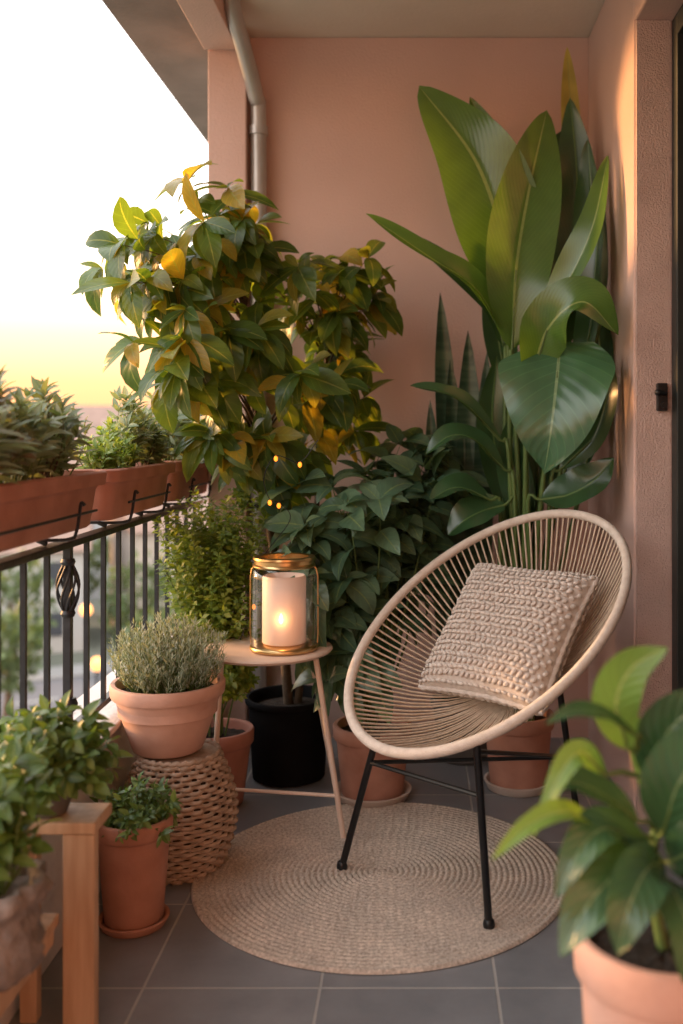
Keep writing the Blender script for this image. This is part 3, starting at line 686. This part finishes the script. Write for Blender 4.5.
# ------------------------------------------------------------------ giant leaf plant
B4=V((.33,3.36,.012))
gp_=thing('giant_leaf_plant',B4,'towering plant with huge paddle leaves in a terracotta pot behind the chair','potted plant')
saucer((B4.x,B4.y,0),.115,'saucer','cream saucer behind the chair under the giant leaved plant',.03)
add_pot(gp_,B4,.095,.120,.24,'terra',.2)
def heartp(t): 
    if t<=0 or t>=1: return 0
    if t<.3: return .52+.48*math.sin(t/.3*math.pi/2)
    x=(t-.3)/.7; return (1-x**1.75)*(1-.12*x)
spec=[
([(510,300),(503,240),(475,160),(419,86)],(3.5,3.46,3.48,3.56),88,'paddle',(-.15,-1,.25)),
([(512,350),(516,270),(529,190),(547,110)],(3.36,3.36,3.40,3.50),70,'paddle',(.1,-1,.2)),
([(520,250),(507,175),(470,97)],(3.66,3.68,3.7),32,'paddle',(-.3,-1,.2)),
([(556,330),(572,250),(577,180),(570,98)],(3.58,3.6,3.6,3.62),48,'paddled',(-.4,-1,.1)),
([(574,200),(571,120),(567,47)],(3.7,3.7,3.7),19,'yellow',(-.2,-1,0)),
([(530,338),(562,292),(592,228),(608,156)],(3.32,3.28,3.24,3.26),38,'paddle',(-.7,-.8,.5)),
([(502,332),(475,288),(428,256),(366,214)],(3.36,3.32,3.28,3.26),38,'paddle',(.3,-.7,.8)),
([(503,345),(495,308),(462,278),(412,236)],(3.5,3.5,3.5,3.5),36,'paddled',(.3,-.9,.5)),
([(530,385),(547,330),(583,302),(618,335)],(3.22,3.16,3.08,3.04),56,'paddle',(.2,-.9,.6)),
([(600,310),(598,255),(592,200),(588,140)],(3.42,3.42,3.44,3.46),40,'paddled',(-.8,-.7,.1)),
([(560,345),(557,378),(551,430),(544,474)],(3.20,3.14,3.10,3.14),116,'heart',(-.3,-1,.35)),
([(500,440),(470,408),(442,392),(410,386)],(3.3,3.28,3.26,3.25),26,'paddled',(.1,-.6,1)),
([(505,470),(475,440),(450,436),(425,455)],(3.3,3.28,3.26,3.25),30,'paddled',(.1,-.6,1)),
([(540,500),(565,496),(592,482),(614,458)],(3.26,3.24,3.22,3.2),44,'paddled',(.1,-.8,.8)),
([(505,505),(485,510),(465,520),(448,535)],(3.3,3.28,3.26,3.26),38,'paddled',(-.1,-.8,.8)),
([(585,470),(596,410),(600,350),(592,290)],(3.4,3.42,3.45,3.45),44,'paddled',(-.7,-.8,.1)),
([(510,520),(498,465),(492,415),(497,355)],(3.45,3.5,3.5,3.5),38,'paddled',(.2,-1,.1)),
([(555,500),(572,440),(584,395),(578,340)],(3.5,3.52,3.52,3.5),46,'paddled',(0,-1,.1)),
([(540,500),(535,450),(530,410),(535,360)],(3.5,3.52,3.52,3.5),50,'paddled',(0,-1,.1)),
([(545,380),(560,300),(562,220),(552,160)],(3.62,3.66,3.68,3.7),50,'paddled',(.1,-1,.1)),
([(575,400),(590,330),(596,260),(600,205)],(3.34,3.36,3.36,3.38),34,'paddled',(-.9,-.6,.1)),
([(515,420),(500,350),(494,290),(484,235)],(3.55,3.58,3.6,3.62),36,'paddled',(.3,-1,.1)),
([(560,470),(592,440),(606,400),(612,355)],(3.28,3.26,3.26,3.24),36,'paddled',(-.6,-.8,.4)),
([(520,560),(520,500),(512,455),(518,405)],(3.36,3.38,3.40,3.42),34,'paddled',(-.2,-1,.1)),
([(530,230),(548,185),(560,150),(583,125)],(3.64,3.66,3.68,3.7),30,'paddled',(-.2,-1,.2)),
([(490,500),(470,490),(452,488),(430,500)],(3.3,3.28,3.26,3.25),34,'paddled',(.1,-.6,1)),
]
for pts,Ys,w,mk,nh in spec:
    pp=[P(a,b,Y) for (a,b),Y in zip(pts,Ys)]
    mb=MB(); hp=heartp if mk=='heart' else None
    bigleaf(mb,pp,w/1000*Ys[1],nh,fold=.38 if not hp else .3,p=.92,q=.68,prof=hp,wave=.035,NS=34,Mx=6,curl=.12 if hp else 0)
    o=mb.build('leaf',LM[mk],gp_,es=False)
    b0=B4+V((U(-.04,.04),U(-.04,.04),.21)); tip=pp[0]; tg=(pp[0]-pp[1]).normalized()
    MB().tube(spline([b0,b0.lerp(tip,.5)+V((U(-.02,.02),0,.03)),tip+tg*.04*(0 if hp else 1),tip,pp[1]],16),[.011-.0085*i/16 for i in range(17)],8).build('petiole','greenstem',gp_,es=False)
# ------------------------------------------------------------------ foreground plant
B5=V((.360,1.47,0))
fp=thing('foreground_plant',B5,'large glossy leaved plant in terracotta pot at the lower right foreground','potted plant')
add_pot(fp,B5,.10,.132,.465,'terrapale',.14)
spec=[
([(628,750),(616,705),(632,668),(668,648)],(1.44,1.42,1.40,1.38),48,'lime',(-.3,-1,.2)),
([(640,738),(605,716),(575,712),(545,724)],(1.42,1.38,1.36,1.34),26,'fore',(0,-.5,1)),
([(605,775),(582,752),(560,775),(533,838)],(1.42,1.40,1.38,1.36),26,'lime',(-.5,-1,.3)),
([(612,835),(570,812),(530,825),(492,860)],(1.42,1.36,1.33,1.30),26,'lime',(0,-.6,1)),
([(640,822),(605,795),(570,782),(543,794)],(1.44,1.42,1.40,1.38),38,'fore',(0,-.6,1)),
([(655,855),(610,828),(580,850),(556,898)],(1.44,1.38,1.34,1.32),44,'fore',(-.3,-.8,.8)),
([(658,868),(625,868),(588,905),(560,957)],(1.44,1.36,1.31,1.29),60,'fore',(-.4,-1,.5)),
([(662,860),(645,872),(628,910),(618,955)],(1.42,1.34,1.29,1.28),54,'fore',(-.2,-1,.4)),
([(655,785),(662,742),(690,712),(725,705)],(1.46,1.44,1.42,1.40),56,'fore',(-.3,-1,.4)),
([(662,835),(678,785),(705,752),(735,742)],(1.44,1.40,1.38,1.36),74,'fore',(-.3,-1,.4)),
([(668,862),(695,852),(722,872),(745,925)],(1.44,1.38,1.34,1.32),62,'fore',(0,-1,.6)),
([(664,875),(676,895),(688,930),(684,985)],(1.42,1.34,1.30,1.29),54,'fore',(.1,-1,.4)),
([(655,820),(650,770),(636,730),(612,705)],(1.5,1.52,1.54,1.55),30,'lime',(-.3,-1,.2)),
]
stem=spline([B5+V((0,0,.42)),P(652,880,1.47),P(655,820,1.47),P(640,760,1.46),P(636,735,1.44)],24)
MB().tube(stem,[.009-.004*i/24 for i in range(25)],8).build('stem','greenstem',fp,es=False)
for pts,Ys,w,mk,nh in spec:
    pp=[P(a,b,Y) for (a,b),Y in zip(pts,Ys)]; mb=MB()
    bigleaf(mb,pp,w/1000*Ys[1],nh,fold=.3,p=.82,q=.8,wave=.03)
    mb.build('leaf',LM[mk],fp,es=False)
    s=min(stem,key=lambda p:(p-pp[0]).length+abs(p.z-pp[0].z+.03))
    MB().tube([s,s.lerp(pp[0],.6)+V((0,0,.006)),pp[0],pp[1]],[.004,.0035,.003,.001],6).build('petiole','greenstem',fp,es=False)
# ------------------------------------------------------------------ string lights
sl=thing('string_lights',P(270,470,3.05),'string of tiny warm bulbs threaded through the tall shrub','string lights')
bp_=[(318,440),(300,462),(276,456),(264,478),(270,500),(279,503),(290,520),(262,560),(254,604),(240,640)]
w=[P(a,b,3.04) for a,b in bp_]
MB().tube(spline(w,60),.0015,5).build('wire','blackm',sl,es=False)
for i in (1,2,4,5,8): 
    MB().sphere(w[i]+V((0,-.004,-.008)),.006,8,(1,1,1.4)).build('bulb','bulb',sl)
# ------------------------------------------------------------------ CITY
GZ=-12.0
ground=MB().grid([[V((x,y,GZ)) for x in (-3000,-300,0,300,3000)] for y in (-3000,-300,0,300,4000)]).build('ground',mat('city_ground',(.16,.16,.13),(.10,.11,.085),rough=1,scale=.05,bump=0),smooth=False); struct(ground)
M['asphalt']=mat('asphalt',(.13,.13,.14),(.10,.10,.11),rough=.9,scale=.3,bump=0); M['pave']=mat('pavement',(.26,.255,.25),(.22,.215,.21),rough=.9,scale=.5,bump=0)
M['line']=mat('road_paint',(.5,.5,.48),(.4,.4,.38),rough=.8,bump=0)
ra=R(28)
def city_pt(u,v): return V((-16+math.cos(ra)*u-math.sin(ra)*v,50+math.sin(ra)*u+math.cos(ra)*v,0))
def strip(name,v0,v1,z,m,u0=-120,u1=90):
    mb=MB(); mb.ngon([city_pt(u0,v0)+V((0,0,z)),city_pt(u1,v0)+V((0,0,z)),city_pt(u1,v1)+V((0,0,z)),city_pt(u0,v1)+V((0,0,z))])
    return struct(mb.build(name,m,smooth=False))
strip('road',-4,4,GZ+.02,'asphalt')
for v0,v1 in ((-6.5,-4),(4,6.5)):
    mb=MB(); a,b_,c_,d_=[city_pt(u,v) for u,v in ((-120,v0),(90,v0),(90,v1),(-120,v1))]
    mb.ngon([p+V((0,0,GZ+.14)) for p in (a,b_,c_,d_)]); mb.ngon([a+V((0,0,GZ)),b_+V((0,0,GZ)),b_+V((0,0,GZ+.14)),a+V((0,0,GZ+.14))])
    struct(mb.build('pavement','pave',smooth=False))
mb=MB()
for k in range(-30,22): 
    mb.ngon([city_pt(k*4+u,v)+V((0,0,GZ+.03)) for u,v in ((0,-.08),(2,-.08),(2,.08),(0,.08))])
struct(mb.build('road_marking','line',smooth=False))
hw=[mat('render_cream',(.42,.37,.33),(.36,.32,.28),rough=.9,scale=.4,bump=0),mat('render_white',(.45,.44,.43),(.39,.38,.37),rough=.9,scale=.4,bump=0),mat('render_pink',(.38,.31,.27),(.33,.26,.23),rough=.9,scale=.4,bump=0),mat('render_grey',(.31,.32,.335),(.27,.275,.29),rough=.9,scale=.4,bump=0)]
M['roof']=mat('roof_tile',(.26,.17,.135),(.20,.13,.10),rough=.9,scale=1,bump=0); M['win']=mat('window_dark',(.07,.075,.09),(.055,.06,.07),rough=.2,bump=0)
def house(x,y,w,d,h,rot,mi,label):
    t=thing('house',(x,y,GZ),label,'house','houses down in the valley beyond the railing')
    mt=Matrix.Rotation(rot,3,'Z'); T=lambda a,b,c:V((x,y,GZ))+mt@V((a,b,c))
    def bx(mb,x0,x1,y0,y1,z0,z1):
        k=len(mb.v); mb.box(x0,x1,y0,y1,z0,z1); mb.v[k:]=[T(*p) for p in mb.v[k:]]
    mb=MB(); bx(mb,-w/2,w/2,-d/2,d/2,0,h); mb.build('wall',hw[mi],t,smooth=False)
    mb=MB(); e=.4; rh=d*.28
    a=[T(-w/2-e,-d/2-e,h),T(w/2+e,-d/2-e,h),T(w/2+e,d/2+e,h),T(-w/2-e,d/2+e,h),T(-w/2-e,0,h+rh),T(w/2+e,0,h+rh)]
    for f in ((0,1,5,4),(2,3,4,5),(0,4,3),(1,2,5),(3,2,1,0)): mb.ngon([a[i] for i in f])
    rf=mb.build('roof','roof',t,smooth=False)
    mb=MB(); bx(mb,w*.2,w*.2+.7,.4,1.1,h,h+rh+.6); mb.build('chimney',hw[mi],rf,smooth=False)
    nf=max(2,int(h/3)); nw=max(2,int(w/3))
    for i in range(nf):
        for j in range(nw):
            xx=-w/2+w*(j+.5)/nw; zz=1+i*3
            mb=MB(); bx(mb,xx-.5,xx+.5,-d/2-.06,-d/2-.01,zz,zz+1.4); mb.build('window','win',t,smooth=False)
    for i in range(nf):
        mb=MB(); bx(mb,w/2+.01,w/2+.06,-.5,.5,1+i*3,2.4+i*3); mb.build('window','win',t,smooth=False)
ord_=['first','second','third','fourth','fifth','sixth','seventh','eighth','ninth','tenth']
cn=['cream','white','pink','grey']
hs=[(-26,62,10,8,6,.3,1),(-15,66,9,8,7,.5,0),(-29,82,12,9,9,.2,3),(-19,88,11,9,8,.45,1),(-37,104,13,10,9,.5,2),(-24,112,12,9,10,.2,0),(-44,130,14,10,11,.4,1),(-30,142,14,10,12,.1,3),(-50,170,18,12,14,.3,0)]
for i,(x,y,w_,d_,h_,r_,mi) in enumerate(hs):
    house(x,y,w_,d_,h_,r_,mi,'%s nearest house, %s walls and brown roof, seen through the railing'%(ord_[i],cn[mi]))
M['treeleaf']=leafmat('tree_leaf',(.045,.07,.03),(.075,.11,.045),(.12,.15,.06),rough=.6,trans=.2)
def tree(x,y,h,label,z=GZ):
    t=thing('street_tree',(x,y,z),label,'tree','trees down in the valley beyond the railing')
    MB().tube(spline([(x,y,z),(x+.1,y,z+h*.3),(x-.1,y,z+h*.6)],8),[.2-.012*i for i in range(9)],7).build('trunk','bark',t)
    mb=MB()
    for i in range(420):
        e=inell((x,y,z+h*.62),(h*.34,h*.34,h*.38))
        e+=V((0,0,.15*h*noise.noise(e*.7))); leaf(mb,e,rdir(),rdir(),.6,.4,.3,.2,2)
    mb.build('crown','treeleaf',t,es=False)
ts=[(-19,46,5),(-15.5,55,6),(-12.5,48,4.5),(-22,54,6.5),(-21,73,7),(-24,70,6),(-16,78,7),(-33,74,7),(-26,95,8),(-34,92,8),(-20,102,8),(-38,118,9)]
for i,(x,y,h_) in enumerate(ts): tree(x,y,h_,'%s round green tree from the balcony among the houses below'%((ord_+['eleventh','twelfth'])[i]))
def lamp(p,h,label):
    x,y=p.x,p.y
    t=thing('street_lamp',(x,y,GZ),label,'street lamp','lit street lamps below the balcony')
    MB().tube([(x,y,GZ),(x,y,GZ+h)],[.09,.06],8).build('pole','blackm',t)
    MB().sphere((x,y,GZ+h+.25),.3,10).build('globe','lampglow',t)
for px,py,Y,lb in ((86,610,50,'lit street lamp seen through the middle balusters, higher of two'),(97,664,44,'lit street lamp nearer the balcony, lower of two'),(30,560,80,'lit street lamp farthest away behind the left balusters')):
    p=P(px,py,Y); lamp(p,max(2.5,p.z-GZ-.25),lb)
mb=MB(); rows=[]
for i in range(5):
    rows.append([V((-1400+k*70,900+i*150,GZ+(math.sin(i/4*math.pi))*(28+14*math.sin(k*.7)+9*math.sin(k*1.9)))) for k in range(41)])
mb.grid(rows); struct(mb.build('hills',mat('hill',(.34,.31,.28),(.29,.27,.25),rough=1,scale=.01,bump=0)))
# ------------------------------------------------------------------ world, sun, camera
w=bpy.data.worlds.new('World'); sc.world=w; w.use_nodes=True; nt=w.node_tree; bg=nt.nodes['Background']; L=nt.links.new
sun_dir=V((-1,.33,.17)).normalized()
el=math.asin(sun_dir.z); az=math.atan2(sun_dir.x,sun_dir.y)
sky=N(nt,'ShaderNodeTexSky',sky_type='NISHITA'); sky.sun_disc=False; sky.sun_elevation=el; sky.sun_rotation=az; sky.dust_density=2
tc=N(nt,'ShaderNodeTexCoord'); sp=N(nt,'ShaderNodeSeparateXYZ'); L(tc.outputs['Generated'],sp.inputs[0])
gr=ramp(nt,sp.outputs['Z'],[(0,(1.7,.72,.30)),(.045,(1.9,.88,.40)),(.09,(2.4,1.35,.72)),(.16,(2.9,2.2,1.6)),(.26,(3.2,3.0,2.8)),(1,(3.0,3.1,3.3))])
sc1=N(nt,'ShaderNodeVectorMath',operation='SCALE'); L(sky.outputs[0],sc1.inputs[0]); sc1.inputs['Scale'].default_value=.02
ad=N(nt,'ShaderNodeVectorMath',operation='ADD'); L(sc1.outputs[0],ad.inputs[0]); L(gr,ad.inputs[1])
L(ad.outputs[0],bg.inputs['Color']); bg.inputs['Strength'].default_value=1.08
sl_=bpy.data.lights.new('sun','SUN'); sl_.energy=6.0; sl_.angle=R(7); sl_.color=(1,.50,.18)
so=bpy.data.objects.new('sun',sl_); col.objects.link(so); so.rotation_euler=(-sun_dir).to_track_quat('-Z','Y').to_euler()
cam=bpy.data.cameras.new('camera'); co=bpy.data.objects.new('camera',cam); col.objects.link(co); sc.camera=co
co.location=(0,0,1.2); co.rotation_euler=(R(90),0,0)
cam.sensor_width=36; cam.lens=1000/1024*36; cam.shift_x=-(420-341.5)/1024; cam.shift_y=-82/1024
cam.clip_end=6000; cam.dof.use_dof=True; cam.dof.focus_distance=2.75; cam.dof.aperture_fstop=1.8
sc.view_settings.view_transform='Standard'; sc.view_settings.look='None'; sc.view_settings.exposure=0
